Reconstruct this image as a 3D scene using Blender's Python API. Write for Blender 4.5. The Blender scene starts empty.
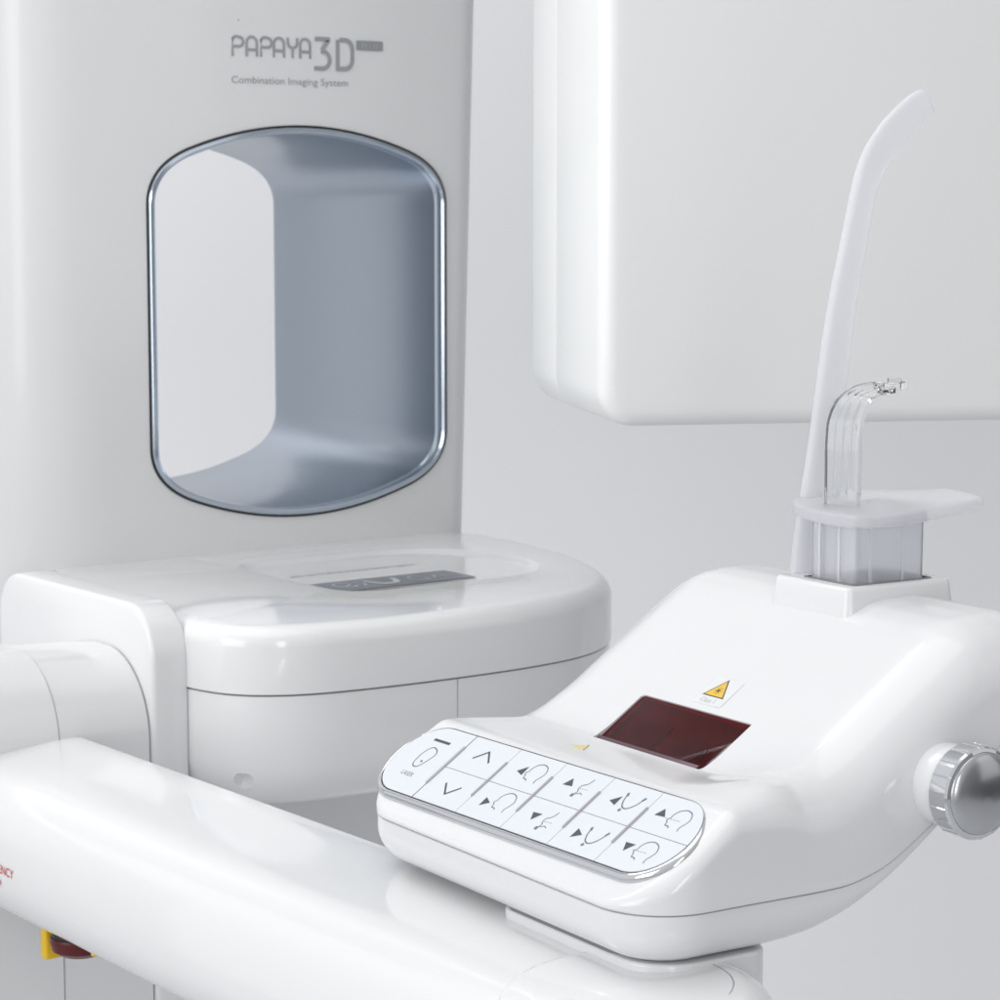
import bpy, bmesh, math
from math import sin, cos, tan, pi, radians, atan, hypot, sqrt
from mathutils import Vector, Matrix
S = bpy.context.scene
COL = S.collection
# ------------------------------------------------------------------ camera
PITCH = atan(300/2540.0)
AZ = radians(53.2)
cam_d = bpy.data.cameras.new('camera'); cam = bpy.data.objects.new('camera', cam_d); COL.objects.link(cam)
cam.location = (0, 0, 1.4)
cam.rotation_euler = (pi/2-PITCH, 0, AZ-pi/2)
cam_d.sensor_width = 36; cam_d.lens = 91.44; cam_d.clip_start = .05; cam_d.clip_end = 60
cam_d.dof.use_dof = True; cam_d.dof.focus_distance = 1.27; cam_d.dof.aperture_fstop = 30
S.camera = cam
# ------------------------------------------------------------------ world and lamps
W = bpy.data.worlds.new('World'); S.world = W; W.use_nodes = True
_n = W.node_tree.nodes; _l = W.node_tree.links      # studio room: bright overhead and to the left, dimmer behind the photographer
_tc = _n.new('ShaderNodeTexCoord'); _d = _n.new('ShaderNodeVectorMath'); _d.operation = 'DOT_PRODUCT'; _d.inputs[1].default_value = (.58, -.70, -.42)
_cr = _n.new('ShaderNodeValToRGB'); _mr = _n.new('ShaderNodeMapRange'); _mr.inputs['From Min'].default_value = -1; _mr.inputs['From Max'].default_value = 1
_l.new(_tc.outputs['Generated'], _d.inputs[0]); _l.new(_d.outputs['Value'], _mr.inputs['Value']); _l.new(_mr.outputs['Result'], _cr.inputs['Fac'])
_e = _cr.color_ramp.elements; _e[0].position = 0; _e[0].color = (1.3, 1.32, 1.34, 1); _e[1].position = 1; _e[1].color = (.12, .125, .13, 1)
_m = _e.new(.62); _m.color = (.98, .985, 1.0, 1); _m = _e.new(.80); _m.color = (.50, .505, .52, 1)
_l.new(_cr.outputs['Color'], _n['Background'].inputs['Color'])
W.node_tree.nodes['Background'].inputs[1].default_value = .68
def area(name, loc, target, sx, sy, power, col=(1, 1, 1)):
    l = bpy.data.lights.new(name, 'AREA'); l.shape = 'RECTANGLE'; l.size = sx; l.size_y = sy
    l.energy = power; l.color = col
    o = bpy.data.objects.new(name, l); COL.objects.link(o); o.location = loc
    o.rotation_euler = (Vector(target)-Vector(loc)).to_track_quat('-Z', 'Y').to_euler()
    return o
area('softbox_side', (-2.1, 1.0, 1.75), (.95, 1.35, 1.2), 1.6, 1.6, 20)
area('softbox_overhead', (.45, 1.15, 2.9), (.8, 1.2, 1.0), 1.6, 1.4, 6.5)
area('softbox_backdrop', (.3, 2.8, 3.2), (1.3, 4.0, 1.0), 1.6, .8, 36)
area('softbox_right', (2.2, -.6, 1.9), (1.0, 1.3, 1.1), 1.2, 1.6, 3)
area('softbox_front_left', (-.45, -1.3, 1.75), (.8, 1.4, 1.15), .4, 1.5, 8)
area('housing_fill', (-.6, 1.45, 1.8), (1.08, 1.36, 1.5), .45, .45, .6)  # added fill lamp, no known source, brightens the hanging housing's left side
for _g in bpy.data.lights:
    if _g.name == 'housing_fill': _g.spread = radians(36)
S.view_settings.view_transform = 'Standard'; S.view_settings.look = 'None'
S.view_settings.exposure = 0; S.view_settings.gamma = 1; S.view_settings.use_curve_mapping = False

# ------------------------------------------------------------------ materials
def lin(c): return tuple((x/12.92 if x <= .04045 else ((x+.055)/1.055)**2.4) for x in c)
def mat(name, col, rough=.4, metal=0, coat=0, trans=0, ior=1.46, noise=0, nscale=30, bump=0, bscale=400, spec=.5):
    m = bpy.data.materials.new(name); m.use_nodes = True; nt = m.node_tree; b = nt.nodes['Principled BSDF']
    b.inputs['Base Color'].default_value = (*col, 1); b.inputs['Roughness'].default_value = rough
    b.inputs['Metallic'].default_value = metal; b.inputs['IOR'].default_value = ior
    b.inputs['Coat Weight'].default_value = coat; b.inputs['Coat Roughness'].default_value = .06
    b.inputs['Transmission Weight'].default_value = trans
    b.inputs['Specular IOR Level'].default_value = spec
    tc = nt.nodes.new('ShaderNodeTexCoord')
    if noise:
        n = nt.nodes.new('ShaderNodeTexNoise'); n.inputs['Scale'].default_value = nscale; n.inputs['Detail'].default_value = 4
        nt.links.new(tc.outputs['Object'], n.inputs['Vector'])
        mr = nt.nodes.new('ShaderNodeMapRange'); mr.inputs['To Min'].default_value = max(0, rough-noise); mr.inputs['To Max'].default_value = rough+noise
        nt.links.new(n.outputs['Fac'], mr.inputs['Value']); nt.links.new(mr.outputs['Result'], b.inputs['Roughness'])
    if bump:
        n = nt.nodes.new('ShaderNodeTexNoise'); n.inputs['Scale'].default_value = bscale; n.inputs['Detail'].default_value = 2
        nt.links.new(tc.outputs['Object'], n.inputs['Vector'])
        bp = nt.nodes.new('ShaderNodeBump'); bp.inputs['Strength'].default_value = bump; bp.inputs['Distance'].default_value = .0002
        nt.links.new(n.outputs['Fac'], bp.inputs['Height']); nt.links.new(bp.outputs['Normal'], b.inputs['Normal'])
    return m
M_white = mat('white_gloss_paint', (.775, .779, .786), .15, coat=.55, noise=.04, nscale=18, bump=.05, bscale=60)
M_console = mat('white_gloss_plastic', (.75, .753, .764), .2, coat=.5, noise=.04, nscale=25, bump=.05, bscale=90)
M_col = mat('column_paint', (.74, .745, .752), .26, coat=.25, noise=.015, nscale=12, bump=.05, bscale=50)
M_shadowgap = mat('shadow_gap_filler', (.20, .20, .205), .6)  # dark filler for seams and foot slit, gap shade put into its colour
M_metal = mat('satin_blue_metal', (.37, .415, .475), .29, metal=.96, noise=.015, nscale=40, bump=.03, bscale=300)
M_rim = mat('polished_blue_metal', (.50, .56, .63), .16, metal=1)
M_chrome = mat('chrome', (.64, .65, .67), .04, metal=1)
M_brushed = mat('turned_metal', (.50, .51, .53), .22, metal=1, noise=.09, nscale=60)
M_key = mat('key_membrane', (.69, .72, .755), .34, noise=.04, nscale=50, bump=.04)
M_ink = mat('dark_print', (.055, .055, .07), .5)
M_inkfine = mat('soft_print', (.15, .15, .18), .5)
M_grip = mat('raised_grip_plastic', (.42, .40, .44), .3)
M_logo = mat('grey_print', (.33, .34, .355), .4)
M_logo_box = mat('grey_print_badge', (.30, .31, .325), .4)
M_grey = mat('grey_label_film', (.20, .215, .24), .35)
M_greylight = mat('pale_label_print', (.52, .54, .56), .4)
M_fine = mat('pale_grey_text', (.38, .39, .41), .5)
M_yellow = mat('yellow_print', (.80, .50, .02), .4)
M_yplast = mat('yellow_plastic', (.78, .50, .01), .35)
M_redplast = mat('dark_red_plastic', (.085, .002, .003), .3)
M_black = mat('black_plastic', (.012, .012, .013), .4)
M_redtext = mat('red_print', (.55, .03, .03), .5)
M_sticker = mat('clear_sticker_film', (.725, .73, .735), .3)
M_window = mat('dark_red_window', (.040, .0003, .004), .1, spec=.02)
M_pane = mat('red_tinted_pane', (.56, .004, .035), .03, trans=1, ior=1.25)
M_window_edge = mat('red_window_edge', (.11, .001, .009), .25, spec=.1)
M_winlip = mat('smoked_window_lip', (.13, .075, .09), .25, spec=.2)
M_backdrop = mat('backdrop_paper', (.66, .664, .68), .8, noise=.05, nscale=3)
M_clear = mat('clear_acrylic', (.98, .985, .99), .04, trans=1, ior=1.36)
M_cup = mat('cloudy_clear_plastic', (.95, .955, .985), .22, trans=.74, ior=1.2)
M_flange = mat('frosted_flange_plastic', (.96, .965, .985), .34, trans=.72, ior=1.2)
M_frost = mat('frosted_silicone', (.96, .965, .99), .42, trans=.64, ior=1.14)
M_panel = mat('panel_paint', (.725, .733, .73), .36, coat=.12, noise=.04, nscale=10)

# ------------------------------------------------------------------ helpers
def obj(name, bm, m, parent=None, sharp=35, loc=None):
    bmesh.ops.recalc_face_normals(bm, faces=bm.faces[:])
    me = bpy.data.meshes.new(name); bm.to_mesh(me); bm.free()
    o = bpy.data.objects.new(name, me); COL.objects.link(o)
    if m: me.materials.append(m)
    for p in me.polygons: p.use_smooth = True
    me.set_sharp_from_angle(angle=radians(sharp))
    if parent: o.parent = parent
    if loc: o.location = loc
    return o
def empty(name, loc, rotz=0):
    o = bpy.data.objects.new(name, None); o.empty_display_size = .05; COL.objects.link(o)
    o.location = loc; o.rotation_euler = (0, 0, rotz); return o
def tag(o, label=None, cat=None, group=None, kind=None):
    if label: o['label'] = label
    if cat: o['category'] = cat
    if group: o['group'] = group
    if kind: o['kind'] = kind
    return o
def loft(rings, bm=None, cap0=True, cap1=True, closed=True):
    bm = bm or bmesh.new(); vs = [[bm.verts.new(p) for p in r] for r in rings]; n = len(rings[0])
    for a, b in zip(vs, vs[1:]):
        for i in range(n if closed else n-1):
            j = (i+1) % n; bm.faces.new((a[i], a[j], b[j], b[i]))
    if cap0: bm.faces.new(vs[0])
    if cap1: bm.faces.new(vs[-1])
    return bm
def rrect(x0, x1, y0, y1, r, n=8):
    """outline points with outward normals; r is one radius or four (x0y0, x1y0, x1y1, x0y1)"""
    if not isinstance(r, (tuple, list)): r = (r,)*4
    out = []
    for (cx, cy, a0, rr) in ((x0+r[0], y0+r[0], pi, r[0]), (x1-r[1], y0+r[1], 1.5*pi, r[1]), (x1-r[2], y1-r[2], 0, r[2]), (x0+r[3], y1-r[3], .5*pi, r[3])):
        for k in range(n+1):
            a = a0+k/n*pi/2; out.append((cx+rr*cos(a), cy+rr*sin(a), cos(a), sin(a)))
    return out
def poly_normals(pts):
    out = []; n = len(pts)
    for i in range(n):
        a, b = Vector(pts[i-1]), Vector(pts[(i+1) % n]); t = (b-a).normalized(); out.append((pts[i][0], pts[i][1], t.y, -t.x))
    return out
def slab(outline, z0, z1, rt=0, rb=0, k=5, bm=None, f=lambda x, y, z: (x, y, z)):
    """solid from an outline (x, y, nx, ny) between z0 and z1 with rounded top and bottom edges"""
    R = []
    if rb:
        for i in range(k): a = i/k*pi/2; R.append((rb*(1-sin(a)), z0+rb*(1-cos(a))))
    R.append((0, z0+rb)); 
    if z1-rt > z0+rb+1e-9: R.append((0, z1-rt))
    if rt:
        for i in range(1, k+1): a = i/k*pi/2; R.append((rt*(1-cos(a)), z1-rt+rt*sin(a)))
    return loft([[f(x-nx*d, y-ny*d, z) for x, y, nx, ny in outline] for d, z in R], bm)
def box(x0, x1, y0, y1, z0, z1, bev=0, bm=None):
    b = bmesh.new()
    bmesh.ops.create_cube(b, size=1)
    for v in b.verts: v.co = ((x0+x1)/2+v.co.x*(x1-x0), (y0+y1)/2+v.co.y*(y1-y0), (z0+z1)/2+v.co.z*(z1-z0))
    if bev: bmesh.ops.bevel(b, geom=b.edges[:], offset=bev, segments=4, profile=.5, affect='EDGES')
    if bm is None: return b
    me = bpy.data.meshes.new('t'); b.to_mesh(me); b.free(); bm.from_mesh(me); bpy.data.meshes.remove(me); return bm
def cut(o, cutters, op='DIFFERENCE'):
    """boolean with bmesh cutters, applied at once; nothing is left in the scene"""
    for c in cutters:
        bmesh.ops.recalc_face_normals(c, faces=c.faces[:])
        me = bpy.data.meshes.new('cut'); c.to_mesh(me); c.free()
        k = bpy.data.objects.new('cut', me); COL.objects.link(k); k.parent = o.parent
        md = o.modifiers.new('b', 'BOOLEAN'); md.object = k; md.operation = op; md.solver = 'EXACT'
        bpy.context.view_layer.update(); dg = bpy.context.evaluated_depsgraph_get()
        new = bpy.data.meshes.new_from_object(o.evaluated_get(dg))
        if len(new.vertices) < len(o.data.vertices)*.5:
            md.solver = 'FAST'; bpy.context.view_layer.update(); dg = bpy.context.evaluated_depsgraph_get()
            new = bpy.data.meshes.new_from_object(o.evaluated_get(dg))
        o.modifiers.clear()
        old = o.data; o.data = new; new.name = o.name; bpy.data.meshes.remove(old)
        bpy.data.objects.remove(k); bpy.data.meshes.remove(me)
    for p in o.data.polygons: p.use_smooth = True
    o.data.set_sharp_from_angle(angle=radians(35))
    return o
def spline(pts, x):
    """monotone-ish cubic through (x, y) points"""
    n = len(pts)
    if x <= pts[0][0]: i = 0; 
    for i in range(n-1):
        if x <= pts[i+1][0]: break
    def m(k):
        if k == 0: return (pts[1][1]-pts[0][1])/(pts[1][0]-pts[0][0])
        if k == n-1: return (pts[-1][1]-pts[-2][1])/(pts[-1][0]-pts[-2][0])
        a = (pts[k][1]-pts[k-1][1])/(pts[k][0]-pts[k-1][0]); b = (pts[k+1][1]-pts[k][1])/(pts[k+1][0]-pts[k][0])
        if a*b <= 0: return 0
        h0 = pts[k][0]-pts[k-1][0]; h1 = pts[k+1][0]-pts[k][0]; w1 = 2*h1+h0; w2 = h1+2*h0
        return (w1+w2)/(w1/a+w2/b)
    h = pts[i+1][0]-pts[i][0]; t = max(-.5, min(1.5, (x-pts[i][0])/h))
    if x < pts[0][0]: return pts[0][1]+m(0)*(x-pts[0][0])
    if x > pts[-1][0]: return pts[-1][1]+m(n-1)*(x-pts[-1][0])
    a, b = pts[i][1], pts[i+1][1]
    return a*(1+2*t)*(1-t)**2 + m(i)*h*t*(1-t)**2 + b*t*t*(3-2*t) + m(i+1)*h*t*t*(t-1)
def catmull(p, n=6, closed=False):
    out = []; N = len(p)
    for i in range(N if closed else N-1):
        g = lambda k: p[k % N] if closed else p[max(0, min(N-1, k))]
        p0, p1, p2, p3 = g(i-1), g(i), g(i+1), g(i+2)
        for j in range(n):
            t = j/n
            out.append(tuple(.5*(2*b+(c-a)*t+(2*a-5*b+4*c-d)*t*t+(-a+3*b-3*c+d)*t**3) for a, b, c, d in zip(p0, p1, p2, p3)))
    if not closed: out.append(tuple(p[-1]))
    return out
def ribbon(bm, pts, wd, f, closed=False, h=0):
    """flat printed stroke, mapped by f(u, v, h)"""
    n = len(pts); L = []; Rr = []
    for i in range(n):
        a = pts[i-1] if (i or closed) else pts[i]; b = pts[(i+1) % n] if (i < n-1 or closed) else pts[i]
        c = pts[i]
        t1 = Vector((c[0]-a[0], c[1]-a[1])); t2 = Vector((b[0]-c[0], b[1]-c[1]))
        if t1.length < 1e-9: t1 = t2
        if t2.length < 1e-9: t2 = t1
        t1.normalize(); t2.normalize(); t = t1+t2
        if t.length < 1e-6: t = t1
        t.normalize(); k = min(1.8, 1/max(.3, t.dot(t1)))
        nx, ny = -t.y*wd/2*k, t.x*wd/2*k
        L.append(bm.verts.new(f(c[0]+nx, c[1]+ny, h))); Rr.append(bm.verts.new(f(c[0]-nx, c[1]-ny, h)))
    for i in range(n if closed else n-1):
        j = (i+1) % n; bm.faces.new((L[i], L[j], Rr[j], Rr[i]))
    return bm
def poly(bm, pts, f, h=0): bm.faces.new([bm.verts.new(f(u, v, h)) for u, v in pts]); return bm
def text(bm, s, size, u, v, f, h=0, align='LEFT', sx=1):
    c = bpy.data.curves.new('t', 'FONT'); c.body = s; c.size = size; c.align_x = align; c.resolution_u = 3
    o = bpy.data.objects.new('t', c); COL.objects.link(o); bpy.context.view_layer.update()
    me = bpy.data.meshes.new_from_object(o.evaluated_get(bpy.context.evaluated_depsgraph_get()))
    base = len(bm.verts); bm.from_mesh(me); bm.verts.ensure_lookup_table()
    for w_ in bm.verts[base:]: w_.co = f(u+w_.co.x*sx, v+w_.co.y, h)
    bpy.data.objects.remove(o); bpy.data.curves.remove(c); bpy.data.meshes.remove(me); return bm
def tube(bm, path, r, n=12):
    rings = []; P = [Vector(p) for p in path]; up = Vector((0, 0, 1))
    for i, p in enumerate(P):
        t = (P[min(i+1, len(P)-1)]-P[max(i-1, 0)]).normalized(); a = t.cross(up)
        if a.length < 1e-3: a = Vector((1, 0, 0))
        a.normalize(); b = a.cross(t); rr = r[i] if isinstance(r, (list, tuple)) else r
        rings.append([p+a*rr*cos(2*pi*k/n)+b*rr*sin(2*pi*k/n) for k in range(n)])
    return loft(rings, bm)
def lathe(bm, prof, f, n=48):
    return loft([[f(r*cos(2*pi*k/n), r*sin(2*pi*k/n), z) for k in range(n)] for r, z in prof], bm)

# ------------------------------------------------------------------ backdrop (floor sweeping up into the wall)
fd = Vector((cos(AZ), sin(AZ), 0)); rt = Vector((sin(AZ), -cos(AZ), 0))
prof = [(-3, 0), (2.6, 0)]+[(2.6+1.2*sin(a), 1.2-1.2*cos(a)) for a in [k/16*pi/2 for k in range(1, 17)]]+[(3.8, 4.5)]
bm = loft([[fd*d+rt*x+Vector((0, 0, z)) for d, z in prof] for x in (-4, -2, 0, 2, 4)], cap0=False, cap1=False, closed=False)
tag(obj('backdrop', bm, M_backdrop, sharp=60), kind='structure')

# ------------------------------------------------------------------ column with the oval opening
CY = 1.675
cole = empty('scanner_column', (1.06, CY+.12, 0))
tag(cole, 'tall white column with an oval metal-lined opening and grey printed lettering above it', 'scanner column')
def plan_col(xr):
    p = []
    for k in range(15): a = pi+k/14*pi/2; p.append((.885+.14*cos(a), CY+.14+.14*sin(a)))      # wide left rounding
    for k in range(9): a = 1.5*pi+k/8*pi/2; p.append((xr-.022+.022*cos(a), CY+.022+.022*sin(a)))
    p += [(xr, CY+.22)]
    for k in range(1, 6): a = k/5*pi/2; p.append((xr-.03+.03*cos(a), CY+.22+.03*sin(a)))
    p += [(.76, CY+.25), (.73, CY+.22)]
    return p
bm = loft([[(x-1.06, y-CY-.12, z) for x, y in plan_col(xr)] for z, xr in ((0, 1.210), (1.1, 1.2235), (2.2, 1.257))])
column = obj('column_body', bm, M_col, cole)
# opening outline (x, z): gently bowed top and bottom, tight corners
def opening(g):
    cx, cz, hw, hz, rise = 1.0620, 1.3055, .1340, .1165, .0325
    side, along = .026, .034
    bow = lambda x: hz+rise*(1-(x/hw)**2)
    q = []
    n = 30; xe = hw-along
    for k in range(n+1): x = -xe+2*xe*k/n; q.append((x, -bow(x)))
    def corner(a, c, b): # quadratic between a and b with control c
        return [tuple((1-t)**2*a[i]+2*t*(1-t)*c[i]+t*t*b[i] for i in (0, 1)) for t in [k/14 for k in range(1, 14)]]
    s_ = bow(hw)-0; sl = 2*rise/hw
    q += corner((xe, -bow(xe)), (hw, -(bow(xe)-sl*.8*along)), (hw, -(s_-side)))
    for k in range(11): q.append((hw, -(s_-side)+2*(s_-side)*k/10))
    q += corner((hw, s_-side), (hw, bow(xe)-sl*.8*along), (xe, bow(xe)))
    for k in range(n+1): x = xe-2*xe*k/n; q.append((x, bow(x)))
    q += corner((-xe, bow(xe)), (-hw, bow(xe)-sl*.8*along), (-hw, s_-side))
    for k in range(11): q.append((-hw, (s_-side)-2*(s_-side)*k/10))
    q += corner((-hw, -(s_-side)), (-hw, -(bow(xe)-sl*.8*along)), (-xe, -bow(xe)))
    return [(cx+a-1.06, cz+b) for a, b in q]
def opn(g): return [(x, z, nx, nz) for x, z, nx, nz in poly_normals(opening(0))] if g == 0 else [(x+nx*g, z+nz*g, nx, nz) for x, z, nx, nz in poly_normals(opening(0))]
oring = opn(0)
def oloft(steps, **k): return loft([[(x+nx*g, -.12+dy, z+nz*g) for x, z, nx, nz in oring] for g, dy in steps], **k)
cut(column, [oloft([(0, -.05), (0, .30)])])
tag(column)
obj('opening_liner', oloft([(-.0005, .003), (-.0015, .0045), (-.0022, .0065), (-.0022, .2485), (0.004, .2515), (.004, .2535), (-.0032, .2535), (-.0042, .2480), (-.0042, .0065), (-.003, .0035), (-.0005, .003)], cap0=False, cap1=False), M_metal, cole)
obj('opening_trim', oloft([(.0012, .002), (.0012, -.0015), (.0003, -.0028), (-.0018, -.0034), (-.0036, -.0022), (-.0044, .001), (-.0044, .006), (.0005, .006), (.0012, .002)], cap0=False, cap1=False), M_rim, cole)
obj('opening_gasket', oloft([(.0012, .001), (.0012, -.0010), (.0026, -.0010), (.0026, .001)], cap0=False, cap1=False), M_black, cole)
# printed lettering on the face
fc = lambda u, v, h: (u-1.06, -.12-.0004-h, v)
bm = bmesh.new(); st = .0022; hh = [0]
def stroke(p, w_=st):
    hh[0] += .00002; ribbon(bm, p, w_, fc, h=hh[0])
zb, zt = 1.5082, 1.5232
def arc(cx, cy, r, a0, a1, n=8, ry=None): return [(cx+r*cos(radians(a0+(a1-a0)*k/n)), cy+(ry or r)*sin(radians(a0+(a1-a0)*k/n))) for k in range(n+1)]
def gP(x): stroke([(x, zb-.0003), (x, zt-.003)]+arc(x+.003, zt-.0035, .0029, 180, 90, 4)+arc(x+.0058, zt-.0045, .0035, 90, -90, 8)+[(x+.0006, zt-.008)])
def gA(x):
    stroke([(x, zb-.0003), (x, zt-.005)]+arc(x+.0045, zt-.005, .0045, 175, 5, 8)+[(x+.009, zt-.005), (x+.009, zb-.0003)]); stroke([(x+.0012, zb+.0048), (x+.0078, zb+.0048)])
def gY(x):
    stroke([(x, zt), (x, zt-.0035)]+arc(x+.0042, zt-.0035, .0042, 185, 355, 8)+[(x+.0084, zt-.0035), (x+.0084, zt)]); stroke([(x+.0042, zt-.009), (x+.0042, zb-.0003)])
gP(1.0012); gA(1.0135); gP(1.0262); gA(1.0376); gY(1.0502); gA(1.0612)
w3 = .0034
stroke([(1.0745, 1.5232), (1.0868, 1.5232), (1.0868, 1.5222), (1.0808, 1.5148)], w3)
stroke([(1.0800, 1.5140)]+arc(1.0815, 1.5074, .0066, 80, -80, 10)+[(1.0805, 1.5008), (1.0738, 1.5008)], w3)
stroke([(1.0955, 1.5232), (1.0955, 1.5010), (1.1010, 1.5010)]+arc(1.1023, 1.5080, .0068, -80, 0, 5)+arc(1.1023, 1.5165, .0068, 0, 88, 5)+[(1.0970, 1.5232)], w3)
text(bm, 'Combination Imaging System', .0076, .9995, 1.4878, fc, h=0, sx=1.19)
bmesh.ops.recalc_face_normals(bm, faces=bm.faces[:])
obj('printed_logo', bm, M_logo, cole)
bm = bmesh.new(); slab(rrect(1.1128, 1.1378, 1.5160, 1.5235, .001, 3), 0, .0002, bm=bm, f=fc)
badge = obj('logo_badge', bm, M_logo_box, cole)
bm = text(bmesh.new(), 'PLUS', .0062, 1.1253, 1.5174, lambda u, v, h: fc(u, v, h+.0004), align='CENTER', sx=1.2); obj('badge_lettering', bm, mat('badge_letter_ink', (.42, .43, .44), .4), badge)
bm = bmesh.new(); lathe(bm, [(.0005, 0), (.0005, .0006)], lambda a, b, c: fc(1.0064+a, 1.5348+b, c), 10); obj('pin_mark', bm, M_fine, cole)

# ------------------------------------------------------------------ carriage: shelf, cheek plate, hinge, arm
car = empty('scanner_carriage', (1.0, 1.5, .9))
tag(car, 'white machine carriage with rounded shelf, side plate and long arm reaching towards the viewer', 'scanner carriage')
def cw(p): return (p[0]-1.0, p[1]-1.5, p[2]-.9)
cf = lambda x, y, z: (x-1.0, y-1.5, z-.9)
front = [(.808, 1.415), (.815, 1.388), (.832, 1.366), (.862, 1.351), (.909, 1.3435), (.971, 1.3405), (1.03, 1.3425), (1.080, 1.352), (1.121, 1.3735), (1.155, 1.409), (1.182, 1.455), (1.203, 1.51), (1.217, 1.58), (1.222, 1.63), (1.218, 1.666), (1.198, 1.686)]
pl_ = catmull(front, 6)+[(1.10, 1.686), (.95, 1.686), (.84, 1.686), (.812, 1.62), (.808, 1.55)]
ol = poly_normals(pl_)
# keep the straight back and left edges from being rounded inwards too far
SEAM = 1.0865
def shelf_mesh():
    bm = bmesh.new(); R = []
    r_ = .0135
    for dd, z in [(.004, SEAM), (.0006, SEAM), (0, SEAM+.0006), (0, 1.1305-r_)]+[(r_*(1-cos(k/9*pi/2)), 1.1305-r_+r_*sin(k/9*pi/2)) for k in range(1, 10)]:
        R.append([bm.verts.new(cf(x-nx*dd, y-ny*dd, z)) for x, y, nx, ny in ol])
    n = len(ol)
    for a, b in zip(R, R[1:]):
        for i in range(n): bm.faces.new((a[i], a[(i+1) % n], b[(i+1) % n], b[i]))
    ro = rrect(.954, 1.158, 1.447, 1.622, (.03, .075, .075, .03), 16); Q = []
    for dd, z in [(0, 1.1305), (.0012, 1.1302), (.003, 1.1293), (.0062, 1.1275), (.0082, 1.1266), (.010, 1.1263)]:
        Q.append([bm.verts.new(cf(x-nx*dd, y-ny*dd, z)) for x, y, nx, ny in ro])
    m = len(ro)
    for a, b in zip(Q, Q[1:]):
        for i in range(m): bm.faces.new((a[i], a[(i+1) % m], b[(i+1) % m], b[i]))
    bm.faces.new(Q[-1])
    es = [bm.edges.get((R[-1][i], R[-1][(i+1) % n])) for i in range(n)]+[bm.edges.get((Q[0][i], Q[0][(i+1) % m])) for i in range(m)]
    bmesh.ops.triangle_fill(bm, edges=es, use_beauty=True, use_dissolve=False, normal=(0, 0, 1))
    return bm
upper = obj('shelf_cover', shelf_mesh(), M_white, car)
low = [(x-nx*.0012, y-ny*.0012, nx, ny) for x, y, nx, ny in ol]
lower = obj('lower_cover', slab(low, 1.010, SEAM-.0012, rt=.0004, rb=.030, k=9, f=cf), M_white, car)
c1 = box(.9683-1, .9692-1, 1.30-1.5, 1.40-1.5, 1.0-.9, 1.10-.9)
c2 = bmesh.new(); lathe(c2, [(.0064, 0), (.0064, .035), (.0058, .0395), (.0040, .043), (.0005, .0445)], lambda a, b, c: cf(.8235+a, 1.34+c, 1.0290+b), 24)
cut(lower, [c1, c2])
bm = slab([(x-nx*.004, y-ny*.004, nx, ny) for x, y, nx, ny in ol], SEAM-.004, SEAM+.004, f=cf); obj('cover_seam', bm, M_shadowgap, car)
# information label in the shelf recess
fl = lambda u, v, h: cf(u, v, 1.1266+h)
fp = lambda u, v, h: fl(1.0265+(u-1.030)*.84, 1.5005+(v-1.481)*1.05, h)
def onshelf_poly(b, pts, h=0): poly(b, pts, fl, h)
bm = bmesh.new(); slab(rrect(.967, 1.086, 1.4805, 1.5207, .001, 2), 0, .0003, bm=bm, f=fl); lab = obj('information_label', bm, M_grey, car)
bm = bmesh.new(); h = .0006
ribbon(bm, arc(.980, 1.481, .0095, 20, 340, 14), .0022, fp, h=h); ribbon(bm, [(.970, 1.481), (.978, 1.476), (.986, 1.482)], .002, fp, h=h+.0001)
ribbon(bm, [(.994, 1.472), (1.000, 1.481), (.995, 1.489)], .0022, fp, h=h)
ribbon(bm, catmull([(1.006, 1.490), (1.012, 1.474), (1.022, 1.472), (1.030, 1.477), (1.036, 1.491)], 4), .0055, fp, h=h)
ribbon(bm, arc(1.055, 1.480, .0085, 0, 330, 12), .002, fp, h=h); ribbon(bm, [(1.068, 1.474), (1.074, 1.484), (1.082, 1.476)], .002, fp, h=h)
obj('label_pictogram', bm, M_greylight, lab)
bm = bmesh.new(); x = .976; k = 0
while x < 1.088:
    L = (.0065, .0042, .0088, .0054, .0075)[k % 5]; ribbon(bm, [(x, 1.561), (x+L, 1.561)], .0022, fl, h=.0002); x += L+.0016; k += 1
obj('fine_print_line', bm, M_fine, car)
# cheek plate
def yz_out(pts): return poly_normals(pts)
def prism_x(out, x0, x1, r0=.003, r1=.003, grow=None):
    """extrude a (y, z) outline along x"""
    R = []
    k = 5
    for i in range(k): a = i/k*pi/2; R.append((r0*(1-sin(a)), x0+r0*(1-cos(a))))
    R += [(0, x0+r0), (0, x1-r1)]
    for i in range(1, k+1): a = i/k*pi/2; R.append((r1*(1-cos(a)), x1-r1+r1*sin(a)))
    return loft([[cf(x, y-ny*d, z-nz*d) for y, z, ny, nz in out] for d, x in R])
pp = rrect(1.4185, 1.640, .86, 1.1405, (.01, .01, .03, .034), 12)
obj('cheek_plate', prism_x(pp, .7825, .8095, .0035, .003), M_white, car)
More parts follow.
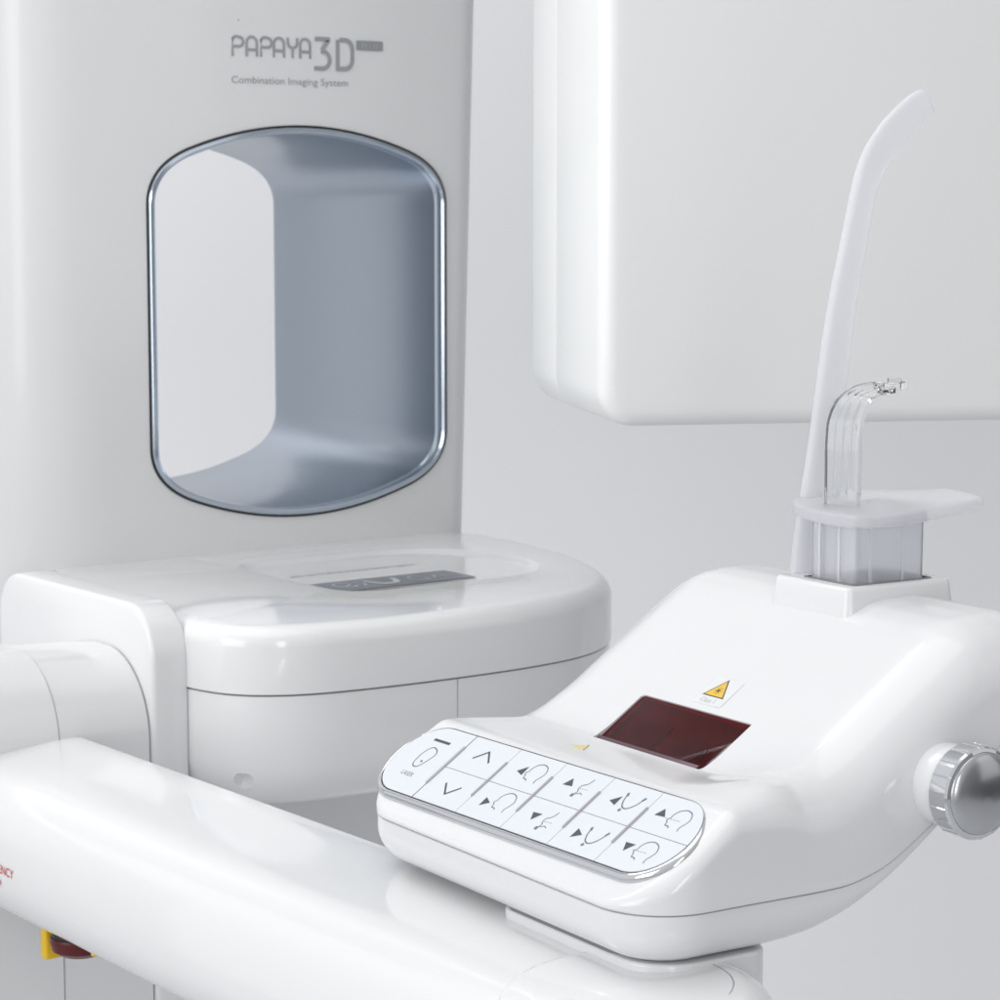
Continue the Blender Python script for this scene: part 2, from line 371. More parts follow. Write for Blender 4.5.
# hinge housing, two shells with a fine seam
def hinge(x0, x1, za, zb_, ya, yb):
    ra = rrect(ya, 1.575, .62, za, (.01, .01, .085, .055), 18); rb = rrect(yb, 1.575, .62, zb_, (.01, .01, .085, .055), 18)
    n = 6; rings = []
    for k in range(n+1):
        t = k/n; rings.append([cf(x0+(x1-x0)*t, a[0]*(1-t)+b[0]*t, a[1]*(1-t)+b[1]*t) for a, b in zip(ra, rb)])
    e = .0006
    rings = [[cf(x0, a[0]-a[2]*e, a[1]-a[3]*e) for a in ra]]+[[(p[0]+.0006 if k == 0 else (p[0]-.0006 if k == n else p[0]), p[1], p[2]) for p in r] for k, r in enumerate(rings)]+[[cf(x1, b[0]-b[2]*e, b[1]-b[3]*e) for b in rb]]
    return loft(rings)
obj('hinge_housing', hinge(.7155, .7815, 1.1135, 1.1095, 1.416, 1.421), M_white, car)
obj('hinge_cover', hinge(.46, .7147, 1.127, 1.1145, 1.404, 1.4155), M_white, car)

# arm: a rounded beam along -Y
arm = empty('arm_root', (0, 0, 0)); bpy.data.objects.remove(arm)
def arm_section(g=0):
    # (x, z) control points, clockwise from the far top edge
    c = [(.7285, 1.0640), (.7265, 1.0650), (.715, 1.0652), (.695, 1.0634), (.673, 1.0610), (.658, 1.0580), (.648, 1.0530), (.6405, 1.0455), (.636, 1.036), (.633, 1.024), (.6315, 1.010), (.633, .997), (.640, .985), (.652, .978), (.668, .975), (.69, .974), (.712, .975), (.724, .980), (.729, .986), (.7305, 1.01), (.7305, 1.04), (.7298, 1.0605)]
    return [(x, z, nx, nz) for x, z, nx, nz in [(a, b, -n1, -n2) for a, b, n1, n2 in poly_normals(catmull(c, 4, True))]]
sec = arm_section()
cx, cz = .683, 1.017
if (sec[0][0]-cx)*sec[0][2]+(sec[0][1]-cz)*sec[0][3] < 0: sec = [(a, b, -c, -d) for a, b, c, d in sec]
def shrink(s, x, z): return (cx+(x-cx)*s, cz+(z-cz)*s)
rings = [[cf(*(lambda q: (q[0], yy, q[1]))(shrink(s, x, z))) for x, z, nx, nz in sec] for yy, s in [(1.4180, .97), (1.4165, .988), (1.414, .997), (1.41, 1)]]
for yy in (1.3, 1.15, 1.0, .86): rings.append([cf(x, yy, z) for x, z, nx, nz in sec])
rings += [[cf(x, .80, z) for x, z, nx, nz in sec]]
body = obj('support_arm', loft(rings), M_white, car)
def arm_top(x):
    return spline([(.62, 1.02), (.635, 1.0375), (.6405, 1.0455), (.648, 1.053), (.658, 1.058), (.673, 1.0610), (.695, 1.0634), (.715, 1.0652), (.76, 1.0655)], x)
hf = lambda a, b, c: cf(.682+a, .815+b, min(c, max(.98, arm_top(.682+a)+.0012) if c > 1.04 else c))
bm = lathe(bmesh.new(), [(.0005, 1.0672), (.02, 1.0671), (.044, 1.0668)]+[(.044+.0175*sin(k/10*pi/2), 1.0498+.017*cos(k/10*pi/2)) for k in range(1, 11)]+[(.0615, .99), (.059, .98), (.05, .975)], hf, 96)
hub = obj('arm_hub', bm, M_white, car)
obj('parting_line', ribbon(bmesh.new(), [(.0425*cos(radians(a)), .0425*sin(radians(a))) for a in range(-62, 12, 2)], .0004, lambda u, v, h: hf(u, v, 1.06695+h)), M_inkfine, hub)
# emergency lettering on the arm side
bm = bmesh.new(); fa = lambda u, v, h: cf(.6311-h, 1.3155-.0030-u, v)   # u runs towards the viewer
text(bm, 'EMERGENCY', .0075, 0, 1.0108, fa, align='RIGHT', sx=1.0); text(bm, 'STOP', .0075, -.016, 1.0018, fa, align='RIGHT')
obj('emergency_lettering', bm, M_redtext, body)
# emergency button under the arm
EC = Vector((.668, 1.302, .9735))
ef = lambda a, b, c: cf(EC.x+a, EC.y+b, EC.z+c)
bm = bmesh.new(); lathe(bm, [(.0172, .0005), (.0178, -.002), (.0165, -.0075), (.012, -.0105), (.004, -.0118)], ef, 36); eb = obj('emergency_button', bm, M_redplast, car)
bm = bmesh.new(); lathe(bm, [(.0168, .0086), (.0168, .0007)], ef, 36); obj('button_collar', bm, M_black, eb)
bm = box(-.017, .026, -.0290, .0215, .0085, .012, .001)
for v in bm.verts: v.co = ef(*v.co)
b2 = box(-.013, .013, .0190, .0262, -.0175, .0145, .002)
for v in b2.verts: v.co = ef(*v.co)
me = bpy.data.meshes.new('t'); b2.to_mesh(me); b2.free(); bm.from_mesh(me); bpy.data.meshes.remove(me)
b2 = box(-.008, .008, -.0320, -.0275, -.004, .0145, .001)
for v in b2.verts: v.co = ef(*v.co)
me = bpy.data.meshes.new('t'); b2.to_mesh(me); b2.free(); bm.from_mesh(me); bpy.data.meshes.remove(me)
obj('button_guard', bm, M_yplast, eb)

# ------------------------------------------------------------------ detector housing, upper right
wdir = Vector((.8965, -.4431, 0)); nrm = Vector((-.4431, -.8965, 0)) # width and outward normal of the front face
PC = Vector((0, 0, 1.4))+(Vector((1.193, 1.4699, 1.2308))-Vector((0, 0, 1.4)))*(1.62/1.9)
hous = empty('detector_housing', PC+wdir*.25-nrm*.13+Vector((0, 0, 0)), math.atan2(wdir.y, wdir.x))
tag(hous, 'large white rounded box hanging behind the console, upper right', 'scanner head')
def ph(x, y, z): return (x-.25, y-.13, z)
ho = rrect(0, .55, 0, .9, (.024, .024, .024, .024), 10)
def prism_y(out, y0, y1, r0, r1, k=7):
    R = []
    for i in range(k): a = i/k*pi/2; R.append((r0*(1-sin(a)), y0+r0*(1-cos(a))))
    R += [(0, y0+r0), (0, y1-r1)]
    for i in range(1, k+1): a = i/k*pi/2; R.append((r1*(1-cos(a)), y1-r1+r1*sin(a)))
    return loft([[ph(x-nx*d, y, z-nz*d) for x, z, nx, nz in out] for d, y in R])
obj('front_shell', prism_y(ho, 0, .139, .011, .0006), M_panel, hous)
obj('rear_shell', prism_y(ho, .1395, .225, .0006, .006), M_panel, hous)

# ------------------------------------------------------------------ console
P0 = Vector((.7213, .9286, 1.1232)); ANG = math.atan2(-.0748, .9972)
con = empty('control_console', P0+Vector((.05, 0, -.0585)), ANG)
tag(con, 'white sloping control console with keypad, dark red window and chrome side knob', 'control console')
RZ = Matrix.Rotation(ANG, 3, 'Z')
OFF = RZ.transposed() @ Vector((.05, 0, -.0585))
def K(d, w, z): return (d/1000-OFF.x, -w/1000-OFF.y, z/1000-OFF.z)       # console millimetres: depth, width, height
def KW(d, w, z): return P0+RZ@Vector((d/1000, -w/1000, z/1000))
T34 = radians(34)
def smooth(a, b, x): t = max(0, min(1, (x-a)/(b-a))); return t*t*(3-2*t)
ztop_p = [(-34, -27.8), (-31, -25.2), (-27, -22.2), (-20, -17.0), (-10, -9.4), (2, -.4), (13, 7.6), (19, 11.0), (25, 11.4), (50, 11.2), (57, 11.6), (63, 14.2), (80, 24.9), (110, 45.2), (140, 65.4), (150, 72.0), (158, 76.6), (168, 80.0), (182, 81.5), (205, 81.5), (235, 80)]
def ztop(d, w=0): return spline(ztop_p, d)+7.2*math.exp(-((d-50)/23)**2)*smooth(54, 104, w)
seam_p = [(-40, -30.0), (-20, -29.8), (55, -29.6), (75, -29.0), (95, -25.0), (127, -8.0), (155, 13.5), (180, 31), (205, 39), (235, 41)]
def zseam(d): return spline(seam_p, d)
bot_p = [(-40, -54), (35, -54), (60, -51.5), (80, -44.5), (104, -31.0), (150, 1), (190, 26), (235, 36)]
def zbot(d, w=0): return spline(bot_p, d)
DM0, DM1, HW = -33, 228, 125.5
NC, NE = 20, 36
def plan():
    """outline in (d, w) with dense straight runs: front, right, back, left"""
    rf, rb = 34, 40; P = []
    def run(a, b, n, nrm_):
        for k in range(n): t = k/n; P.append((a[0]+(b[0]-a[0])*t, a[1]+(b[1]-a[1])*t, *nrm_))
    def cor(c, r, a0):
        for k in range(NC): a = radians(a0+90*k/NC); P.append((c[0]+r*cos(a), c[1]+r*sin(a), cos(a), sin(a)))
    run((DM0, -HW+rf), (DM0, HW-rf), NE, (-1, 0))
    # going from front towards the right side: angle 180 -> 90
    for k in range(NC): a = radians(180-90*k/NC); P.append((DM0+rf+rf*cos(a), HW-rf+rf*sin(a), cos(a), sin(a)))
    run((DM0+rf, HW), (DM1-rb, HW), 90, (0, 1))
    for k in range(NC): a = radians(90-90*k/NC); P.append((DM1-rb+rb*cos(a), HW-rb+rb*sin(a), cos(a), sin(a)))
    run((DM1, HW-rb), (DM1, -HW+rb), NE, (1, 0))
    for k in range(NC): a = radians(0-90*k/NC); P.append((DM1-rb+rb*cos(a), -HW+rb+rb*sin(a), cos(a), sin(a)))
    run((DM1-rb, -HW), (DM0+rf, -HW), 90, (0, -1))
    for k in range(NC): a = radians(-90-90*k/NC); P.append((DM0+rf+rf*cos(a), -HW+rf+rf*sin(a), cos(a), sin(a)))
    return P
PL = plan()
def Rtop(d, nd): # edge roll radius
    side = 9+24*smooth(5, 95, d)
    return 1.5*max(0, -nd)**2+side*(1-max(0, -nd)**2) if nd < 0 else side
def scanfill(bm, ring_idx_pts, zf, step, verts_ring):
    pass
def cap_patch(bm, ringverts, ringpts, zf):
    """cover a symmetric ring (in d, w) by strips of constant d so that z = zf(d) stays exact"""
    n = len(ringpts)
    # split the ring in right half and left half by index of symmetric points: walk from the front centre
    i0 = min(range(n), key=lambda i: (ringpts[i][0], abs(ringpts[i][1])))
    fr = NE//2
    half = n//2
    R_ = [(fr+k) % n for k in range(half+1)]; L_ = [(fr-k) % n for k in range(half+1)]
    m = 14; prev = None
    for a, b in zip(R_, L_):
        if a == b: row = [ringverts[a]]
        else:
            pa, pb = ringpts[a], ringpts[b]; row = [ringverts[a]]
            for j in range(1, m):
                t = j/m; dd = pa[0]*(1-t)+pb[0]*t; ww = pa[1]*(1-t)+pb[1]*t; row.append(bm.verts.new(K(dd, ww, zf(dd, ww))))
            row.append(ringverts[b])
        if prev:
            if len(prev) == 1:
                for j in range(len(row)-1): bm.faces.new((prev[0], row[j], row[j+1]))
            elif len(row) == 1:
                for j in range(len(prev)-1): bm.faces.new((prev[j], prev[j+1], row[0]))
            else:
                for j in range(m): bm.faces.new((prev[j], row[j], row[j+1], prev[j+1]))
        prev = row
def shell(levels, zf):
    """levels: functions point -> (d, w, z), the last one lies on the capped surface"""
    bm = bmesh.new(); vs = []
    for lv in levels:
        pts = [lv(p) for p in PL]; vs.append(([bm.verts.new(K(*q)) for q in pts], pts))
    n = len(PL)
    for (a, _), (b, _) in zip(vs, vs[1:]):
        for i in range(n): j = (i+1) % n; bm.faces.new((a[i], a[j], b[j], b[i]))
    cap_patch(bm, vs[-1][0], vs[-1][1], zf)
    return bm
def fl_(d, nw): return (5*(1-smooth(-5, 75, d)) - 3*smooth(20, 80, d) if nw < 0 else 0)*-nw
def lvl_roll(a):
    def f(p):
        d, w, nd, nw = p; w -= fl_(d, nw); R = Rtop(d, nd); i = R*(1-sin(a)); dd, ww = d-nd*i, w-nw*i
        return dd, ww, ztop(dd, ww)-R*(1-cos(a))
    return f
def lvl_wall(t, inset=0, dz=0):
    def f(p):
        d, w, nd, nw = p; w -= fl_(d, nw); R = Rtop(d, nd); zt_ = ztop(d, w)-R; zs = zseam(d)+dz
        out = 1.5*sin(t*pi/2)*smooth(20, 90, d)
        return d-nd*(inset), w-nw*(inset)+nw*out, zt_*(1-t)+zs*t
    return f
lv = [lvl_wall(1, 2.2, .25), lvl_wall(1, .5, .22), lvl_wall(1, .12, .38), lvl_wall(1, 0, .8)]+[lvl_wall(t) for t in (.8, .6, .4, .2)]+[lvl_roll(a/12*pi/2) for a in range(12, -1, -1)]
con_up = obj('upper_cover', shell(lv, ztop), M_console, con, 50)
def lvl_low(i, z_of):
    def f(p):
        d, w, nd, nw = p; w -= fl_(d, nw); out = 1.5*smooth(20, 90, d)
        dd, ww = d-nd*i, w-nw*i+nw*out; return dd, ww, z_of(dd, d)
    return f
RB = 19.0
def Rb(d): return min(RB, max(4, (zseam(d)-zbot(d))*.75))
def lvl_broll(a):
    def f(p):
        d, w, nd, nw = p; w -= fl_(d, nw); R = Rb(d); i = .5+R*(1-cos(a)); out = 1.5*smooth(20, 90, d)
        dd, ww = d-nd*i, w-nw*i+nw*out; return dd, ww, zbot(dd)+R*(1-sin(a))
    return f
lvb = [lvl_low(2.4, lambda dd, d: zseam(d)-.35), lvl_low(.9, lambda dd, d: zseam(d)-.35), lvl_low(.55, lambda dd, d: zseam(d)-.55), lvl_low(.5, lambda dd, d: zseam(d)-1.1)]+[lvl_broll(k/12*pi/2) for k in range(0, 13)]
con_lo = obj('lower_cover', shell(lvb, zbot), M_console, con, 50)
bm = loft([[K(d-nd*1.9, w-nw*1.9, zseam(d)+z) for d, w, nd, nw in PL] for z in (-1.5, 1.5)], cap0=False, cap1=False); obj('cover_seam', bm, M_shadowgap, con)
# keypad plane: u = across, v = up the slope, h = proud of it (all mm)
def kp0(u, v, h): return K(v*cos(T34)-h*sin(T34), u, v*sin(T34)+h*cos(T34))
def kp(u, v, h): return kp0(u, v+.019*u, h)
KU0, KU1, KV0, KV1, KR = -126.8, 115.3, -28.3, 18.6, 23.0
ko = rrect(KU0, KU1, KV0, KV1, KR, 16)
g = lambda o_, k: [(x+nx*k, y+ny*k, nx, ny) for x, y, nx, ny in o_]
bz = [(3.0, -5.4), (3.7, -4.4), (3.8, -3.2), (3.5, -1.9), (2.8, -.8), (1.8, -.15), (.9, .05), (.35, -.15), (.3, -.6), (.3, -4.6)]
def bezel_pt(x, y, nx, ny, k, h):
    s = .25+.75*smooth(.55, -.25, 0) if False else 1
    # the rim is broad at the front and right and thin along the back
    q = smooth(.9, -.2, 0)
    wgt = .22+.78*smooth(-.85, .1, -ny)
    return kp(x+nx*k*wgt, y+ny*k*wgt, h)
bm = loft([[bezel_pt(x, y, nx, ny, k, h_) for x, y, nx, ny in ko] for k, h_ in bz], cap0=False, cap1=False)
pad = obj('keypad', slab(g(ko, -.25), -4.4, -.55, f=kp), mat('keypad_base', (.06, .06, .07), .5), con)
obj('keypad_rim', bm, M_chrome, pad, 40)
# eleven keys, clipped out of the rounded panel
def clip(pts, ax, val, keep_less):
    out = []; n = len(pts)
    for i in range(n):
        a, b = pts[i], pts[(i+1) % n]; ia = (a[ax] <= val) == keep_less; ib = (b[ax] <= val) == keep_less
        if ia: out.append(a)
        if ia != ib: t = (val-a[ax])/(b[ax]-a[ax]); out.append((a[0]+(b[0]-a[0])*t, a[1]+(b[1]-a[1])*t))
    return out
inner = [(x, y) for x, y, _, _ in g(ko, -.35)]
us = [-82.3, -42.6, -3.4, 35.2, 72.6]; MID = -5.0
cells = [(-200, us[0], -99, 99)]
ue = us+[200]
for i in range(5): cells += [(ue[i], ue[i+1], MID, 99), (ue[i], ue[i+1], -99, MID)]
keys = []
for (a, b, c, d_) in cells:
    e = .2; p = inner
    if a > -200: p = clip(p, 0, a+(.5 if a == us[0] else e), False)
    if b < 200: p = clip(p, 0, b-(.5 if b == us[0] else e), True)
    if c > -99: p = clip(p, 1, c+e, False)
    if d_ < 99: p = clip(p, 1, d_-e, True)
    q = []
    for v in p:
        if not q or hypot(v[0]-q[-1][0], v[1]-q[-1][1]) > .05: q.append(v)
    if hypot(q[0][0]-q[-1][0], q[0][1]-q[-1][1]) < .05: q.pop()
    bm = loft([[kp(x, y, h_) for x, y in q] for h_ in (-.6, 0)])
    k_ = obj('key', bm, M_key, pad, 30); keys.append(k_)
# raised grips between the keys
def grip(u, v0, v1, big=False):
    wd = .8 if big else .6
    bm = slab(rrect(u-wd, u+wd, v0, v1, .7, 4), -.3, .85, rt=.35, k=3, f=kp0); o_ = obj('grip_bar', bm, M_grip, pad)
    bm = ribbon(bmesh.new(), [(u-wd-.18, v0+.2), (u-wd-.18, v1-.2)], .55, kp0, h=.03); obj('grip_slot', bm, M_ink, pad)
grip(us[0], -19.6, 8.2, True); grip(us[1], -17.6, 7.6); grip(us[2], -16.8, 8.2); grip(us[3], -16.4, 9.0); grip(us[4], -14.8, 9.2)
# icons
IH = [.04]
def icon(strokes=(), fills=(), wd=.75, txt=None, m=None):
    bm = bmesh.new()
    for s_ in strokes: IH[0] += .004; ribbon(bm, s_[0], s_[1] if len(s_) > 1 else wd, kp0, h=IH[0] if IH[0] < .12 else .12)
    for p in fills: poly(bm, p, kp0, .05)
    if txt: text(bm, *txt, kp0, h=.05, align='CENTER')
    IH[0] = .04
    return obj('key_symbol', bm, m or M_ink, pad)
icon([([(-110.3, 6.7), (-95.5, 6.9)], 1.7)])
face = [(-104.5, 1.8), (-99.5, .6), (-97.6, -2.5), (-99.0, -7.5), (-101.5, -11.8), (-104.5, -12.6), (-107.2, -10.8), (-108.2, -6), (-107.4, -1.5)]
icon([(catmull([(x, y) for x, y in face], 5, True)+[face[0]], .75), ([(-103.4, -8.0), (-101.8, -8.6)], 1.3)], m=M_inkfine)
icon(txt=('LASER', 4.0, -103.2, -19.2), m=M_inkfine)
icon([([(-69.4, 3.4), (-62.4, 10.0), (-55.0, 3.6)], 1.15)])
icon([([(-69.0, -15.2), (-62.0, -21.6), (-55.0, -15.0)], 1.15)])
def head(x, y, s=1): # profile looking left, open neck
    p = [(4.3, 0.2), (3.4, 1.2), (1.0, 1.4), (.5, 3.0), (-.9, 4.6), (.2, 6.0), (.4, 8.4), (2.2, 11.0), (6.0, 12.4), (10.2, 11.2), (12.4, 7.8), (11.6, 4.6), (10.6, 2.4), (11.0, .2)]
    return catmull([(x+a*s, y+b*s) for a, b in p], 4)
def dots(x0, y0, x1, y1, n):
    return [([(x0+(x1-x0)*(k/n), y0+(y1-y0)*(k/n)), (x0+(x1-x0)*((k+.5)/n), y0+(y1-y0)*((k+.5)/n))], .35) for k in range(n)]
icon([(head(-22.8, .9), .62)], m=M_inkfine)
icon(fills=[[(-31.0, 5.0), (-25.6, 9.6), (-25.0, 3.4)]])
icon([(head(-23.2, -20.4), .62)], m=M_inkfine)
icon(fills=[[(-31.8, -20.8), (-32.0, -14.8), (-26.2, -17.2)]])
def jaw(x, y):
    return [(catmull([(x+7.0, y+12), (x+5.6, y+8.5), (x+2.6, y+6.4), (x+2.6, y+4.2), (x+3.8, y+2.6), (x+2.4, y)], 4), .62), ([(x+1.4, y+.1), (x+3.6, y-.3)], 2.0), ([(x+3.8, y+1.0), (x+6.6, y+2.4), (x+8.6, y+1.6)], .5)]
icon(jaw(17.2, 2.4)+dots(20.6, 7.2, 27, 7.6, 4), m=M_inkfine)
icon(fills=[[(7.0, 6.2), (10.2, 11.4), (14.4, 6.8)]])
icon(jaw(16.6, -21.2)+dots(20, -16.4, 26.4, -16, 4), m=M_inkfine)
icon(fills=[[(7.2, -13.6), (14.4, -13.0), (10.4, -18.2)]])
def arch(x, y):
    return [(catmull([(x, y+9.6), (x+.7, y+5.5), (x+3.6, y+1.5), (x+7.4, y+1.2), (x+10.8, y+4.6), (x+12.6, y+9.6)], 5), .8), ([(x+3.2, y-.2), (x+4.8, y-1.2)], 1.7), ([(x-.6, y+9.8), (x+.6, y+7.6)], 1.5), ([(x+13.0, y+10.0), (x+12.0, y+7.8)], 1.5)]
icon(arch(53.0, 3.8), m=M_inkfine)
icon(fills=[[(45.4, 6.4), (51.0, 10.8), (51.2, 4.6)]])
icon(arch(52.6, -20.2), m=M_inkfine)
icon(fills=[[(44.6, -19.6), (44.8, -13.4), (50.6, -16.2)]])
icon([(head(90.6, 2.2), .62)]+dots(88, 7.2, 98.5, 7.8, 6), m=M_inkfine)
icon(fills=[[(79.8, 6.8), (82.8, 11.8), (87.2, 7.4)]])
icon([(head(90.0, -19.2), .62)]+dots(88, -14.2, 98, -13.6, 6), m=M_inkfine)
icon(fills=[[(79.8, -11.6), (86.8, -11.2), (83.0, -16.6)]])

# main slope plane
def ms(u, v, h): # v measured up the slope from the foot of the slope
    return K(57.9+v*cos(T34)-h*sin(T34), u, 10+v*sin(T34)+h*cos(T34))
# red window, let into the slope; its foot curves out over the ledge
wo = rrect(-42.6, 45.8, -3.2, 35.4, (1.5, 7, .8, 2.5), 6)
bm = slab(wo, -6, 2, f=ms); cut(con_up, [bm])
win = obj('laser_window', slab(rrect(-42.4, 45.6, -3.0, 35.2, (1.2, 6.5, .6, 2.2), 6), -1.7, -.75, rt=.25, k=3, f=ms), M_pane, con)
obj('window_floor', slab(rrect(-42.5, 45.7, -3.1, 35.3, (1.2, 6.5, .6, 2.2), 6), -5.6, -5.0, f=ms), mat('window_floor_red', (.075, .004, .013), .35), win)
bm = bmesh.new(); slab(rrect(-30, -6, 5, 24, 2, 4), -4.9, -4.3, f=ms, bm=bm); slab(rrect(6, 30, 3, 21, 9, 6), -4.9, -4.2, f=ms, bm=bm); obj('sensor_board', bm, mat('dark_board', (.03, .012, .016), .3), win)
bm = bmesh.new(); slab(rrect(-42.8, 40.0, .6, 3.4, (.5, 1.2, .3, .3), 3), -.9, .25, rt=.3, k=3, f=ms, bm=bm); obj('window_lip', bm, M_winlip, win)
# warning sticker
LT = [(35.3, -30.3), (35.1, -19.6), (44, -27.4)]
st_ = obj('warning_sticker', slab(rrect(-5.5, 16.4, 39.4, 58.6, 1.2, 4), -.3, .16, f=ms), M_sticker, con)
tri = [(-3.9, 45.2), (12.6, 45.2), (4.4, 58.0)]
bm = slab([(x, y, 0, 0) for x, y in tri], .17, .22, f=ms); obj('triangle_border', bm, M_ink, st_)
cxx, cyy = 4.37, 49.4
bm = slab([(cxx+(x-cxx)*.84, cyy+(y-cyy)*.84, 0, 0) for x, y in tri], .24, .27, f=ms); obj('warning_triangle', bm, M_yellow, st_)
bm = bmesh.new(); slab([(cxx+1.1*cos(a*pi/6), 49.6+1.1*sin(a*pi/6), 0, 0) for a in range(12)], .28, .30, f=ms, bm=bm)
for a in range(8):
    c_, s_ = cos(a*pi/4), sin(a*pi/4); ribbon(bm, [(cxx+1.3*c_, 49.6+1.3*s_), (cxx+2.7*c_, 49.6+2.7*s_)], .35, ms, h=.30)
obj('hazard_symbol', bm, M_ink, st_)
bm = text(bmesh.new(), 'Class 1', 4.0, 4.0, 41.0, ms, h=.2, align='CENTER'); obj('sticker_text', bm, M_fine, st_)
bm = bmesh.new()
for e_ in ([(16.0, 40.2), (16.0, 57.6)], [(12, 39.7), (15.2, 39.7)]): ribbon(bm, e_, .25, ms, h=.2)
obj('sticker_edge', bm, M_greylight, st_)
bm = slab([(p[0], p[1], 0, 0) for p in LT], 11.2, 11.75, f=K); obj('pale_warning_sticker', bm, mat('pale_yellow_film', (.72, .64, .34), .5), con)
# socket block
so = rrect(153, 222, -23, 37, 4.5, 6)
bm = loft([[K(x-nx*dd, y-ny*dd, z) for x, y, nx, ny in so] for dd, z in ((-2.2, 66), (0, 82), (.35, 85.6), (.8, 86.9), (1.5, 87.7), (2.4, 88))])
sock = obj('socket_block', bm, M_console, con)
so2 = rrect(161, 214, -9, 31, 3, 5)
cut(sock, [slab(so2, 76, 92, f=K)])
obj('socket_gasket', loft([[K(x-nx*dd, y-ny*dd, z) for x, y, nx, ny in so2] for dd, z in ((-.2, 86.4), (.0, 88.25), (.6, 88.5), (1.6, 88.3), (1.8, 84), (1.8, 78))], cap0=False, cap1=False), M_grip and mat('grey_rubber', (.22, .22, .23), .5), sock)
# knob on the right side
def kn(a, b, c): return K(136+a, c, 11.0+b)
bm = lathe(bmesh.new(), [(19.4, 112), (18.9, 130), (18.6, 136.5), (18.0, 138.6), (16, 139.2)], kn, 64); boss = obj('knob_boss', bm, M_console, con)
NS = 18
def facet_ring(r, c, ch=False):
    row = []
    for k in range(NS):
        for off in (-9.5, -8.9, -5, 0, 5, 8.9, 9.5):
            a = radians(k*20+off+4); rr = r/cos(radians(8.6)) if False else r
            rr = rr+(.32 if abs(off) > 9.2 and ch else 0); row.append(kn(rr*cos(a), rr*sin(a), c))
    return row
kb = obj('side_knob', loft([facet_ring(r, c, ch) for r, c, ch in ((17, 138.2, 0), (20.4, 138.6, 0), (21.3, 139.4, 1), (21.4, 149.6, 1), (20.6, 150.8, 0), (19.2, 151.4, 0), (18.6, 151.2, 0))]), M_chrome, con, 8)
obj('knob_face', lathe(bmesh.new(), [(19.0, 150.8), (18.8, 151.6), (17.8, 152.6), (15, 153.9), (10, 155.2), (5, 155.9), (.3, 156.1)], kn, 64), M_brushed, kb)
# mounting foot under the console
obj('mounting_foot', slab(rrect(-21, 46, -12, 116, (14, 10, 12, 26), 10), -76, -54.8, rt=1.6, f=K), M_console, con)
obj('foot_core', slab(rrect(-20, 34, -6, 90, 9, 6), -60, -52, f=K), M_shadowgap, con)

# ------------------------------------------------------------------ things standing in the socket
def top(name, d, w, z):
    return empty(name, KW(d, w, z), ANG)
def loc_fn(d0, w0, z0): return lambda d, w, z: ((d-d0)/1000, -(w-w0)/1000, (z-z0)/1000)
# cup with flange
cup = top('chin_support_cup', 187, 11, 79)
tag(cup, 'small cloudy clear plastic cup with a flat lid flange set in the console socket', 'chin rest')
q = loc_fn(187, 11, 79)
cob = rrect(164, 210, -6, 28, 2.5, 4)
def ribs(o_, amp):
    out = []
    for i, (x, y, nx, ny) in enumerate(o_): out.append((x, y, nx, ny))
    return out
rings = [[q(x-nx*dd, y-ny*dd, z) for x, y, nx, ny in cob] for dd, z in ((0, 80), (-.3, 122), (1.3, 122), (1.5, 82))]
obj('cup_wall', loft(rings), M_cup, cup)
for (x, y) in ((164, 2), (164, 17), (174, 28), (195, 28)):
    b_ = (x-.9, x+.2) if x == 164 else (x-.8, x+.8); c_ = (y-.8, y+.8) if x == 164 else (y-.2, y+.9)
    bm = box(b_[0], b_[1], c_[0], c_[1], 80, 121.5, .15)
    for v in bm.verts: v.co = q(*v.co)
    obj('cup_rib', bm, M_cup, cup)
fo = catmull([(157, 20), (155, 2), (159, -14), (172, -26), (194, -30), (214, -24), (228, -14), (240, -9), (252, -6), (255, 0), (255, 18), (252, 24), (236, 28), (214, 33), (188, 36), (167, 33)], 5, True)
obj('cup_flange', slab([(x, y, -a, -b) if False else (x, y, a, b) for x, y, a, b in poly_normals(fo)], 118.4, 124.6, rt=1.6, rb=1.2, k=4, f=lambda x, y, z: q(x, y, z+((x-187)*.03-(y-11)*.07))), M_flange, cup)
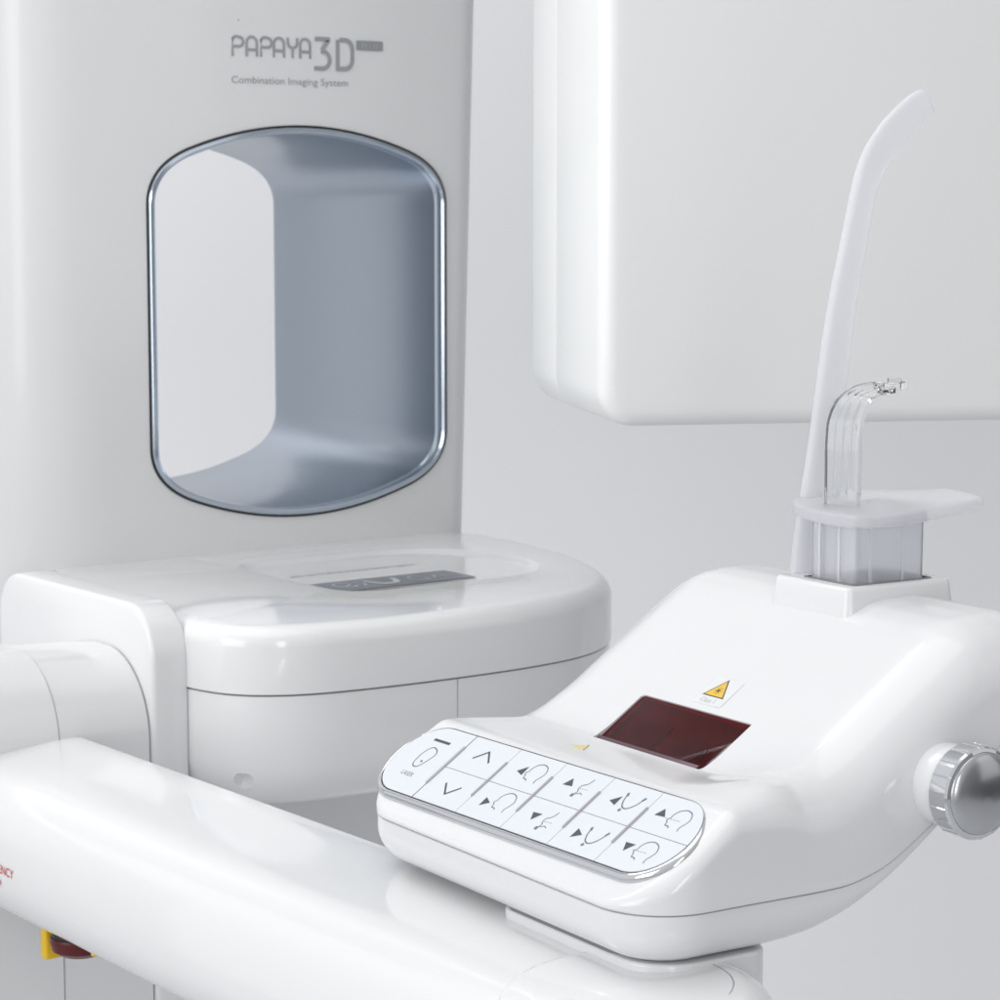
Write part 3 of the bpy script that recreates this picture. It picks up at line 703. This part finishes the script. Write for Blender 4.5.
# bite block
bite = top('bite_block', 172, 8, 79)
tag(bite, 'clear ribbed acrylic stem bent over at its top, rising through the cup flange', 'bite block')
q2 = loc_fn(172, 8, 79)
path = [(170, 80), (170, 110), (170, 140), (170, 158), (171.5, 168), (175.5, 175.5), (182, 180.5), (189, 183), (199, 184)]
pp_ = catmull(path, 5)
def sq(t): return 1-.75*smooth(.55, .8, t)
rings = []; n_ = len(pp_); PV = [Vector((a, 0, b)) for a, b in pp_]
for i, p in enumerate(PV):
    t = (PV[min(i+1, n_-1)]-PV[max(0, i-1)]).normalized(); nn = Vector((-t.z, 0, t.x)); k_ = sq(i/n_); row = []
    M_ = 24
    for j in range(M_+1): # ribbed outer face
        f_ = j/M_; o_ = 1.1+.8*abs(sin(f_*pi*4)); row.append(q2(p.x+nn.x*o_+8.6*f_*k_, -1.5+15.5*f_, p.z+nn.z*o_-3*(1-k_)*f_))
    for j in range(6):
        f_ = 1-j/5; o_ = -1.1; row.append(q2(p.x+nn.x*o_+8.6*f_*k_, -1.5+15.5*f_, p.z+nn.z*o_-3*(1-k_)*f_))
    rings.append(row)
obj('stem', loft(rings), M_clear, bite, 60)
bm = slab(rrect(196, 210, 1, 15, 2.5, 4), 182.2, 185.6, rt=.6, rb=.6, k=3, f=q2); obj('bite_plate', bm, M_clear, bite)
bm = slab(rrect(205, 208.5, 2.5, 13.5, 1.0, 3), 185.2, 187.6, rt=.5, k=3, f=q2); obj('bite_ridge', bm, M_clear, bite)
# frosted temple rest
wand = top('temple_rest', 168, -22, 80)
tag(wand, 'tall frosted white plastic blade with bent tip behind the clear cup', 'head support')
q3 = loc_fn(168, -22, 80)
WP = [(179.4, 85.6, 30), (181.6, 108.8, 28), (184.4, 134.4, 24), (187.2, 159.9, 20.5), (190.6, 190.6, 18), (195.2, 221.0, 16.5), (200.7, 246.4, 15.6), (206.1, 270.2, 14.6), (209.8, 284.4, 14.7), (215.6, 297.1, 16.2), (224.7, 307.9, 17.4), (234.6, 316.7, 17.4), (243.3, 322.9, 17.4), (249.0, 326.4, 16.0), (251.2, 327.7, 13.5)]
WQ = catmull(WP, 4)
rings = []
for i, (d, z, wd) in enumerate(WQ):
    a, b = WQ[max(0, i-1)], WQ[min(len(WQ)-1, i+1)]
    t = Vector((b[0]-a[0], b[1]-a[1])).normalized(); n_ = Vector((t.y, -t.x))
    if z < 150: n_ = Vector((1, 0))
    w_ = wd*.5*(abs(t.y)**.0); row = []
    th = 3.2 if i < len(WQ)-3 else 2.2
    for k in range(24):
        a_ = 2*pi*k/24; ca, sa = cos(a_), sin(a_)
        u = w_*(abs(ca)**.45)*(1 if ca > 0 else -1); v = th*(abs(sa)**.6)*(1 if sa > 0 else -1)
        row.append(q3(d+n_.x*u, -22+v, z+n_.y*u))
    rings.append(row)
obj('blade', loft(rings), M_frost, wand, 60)
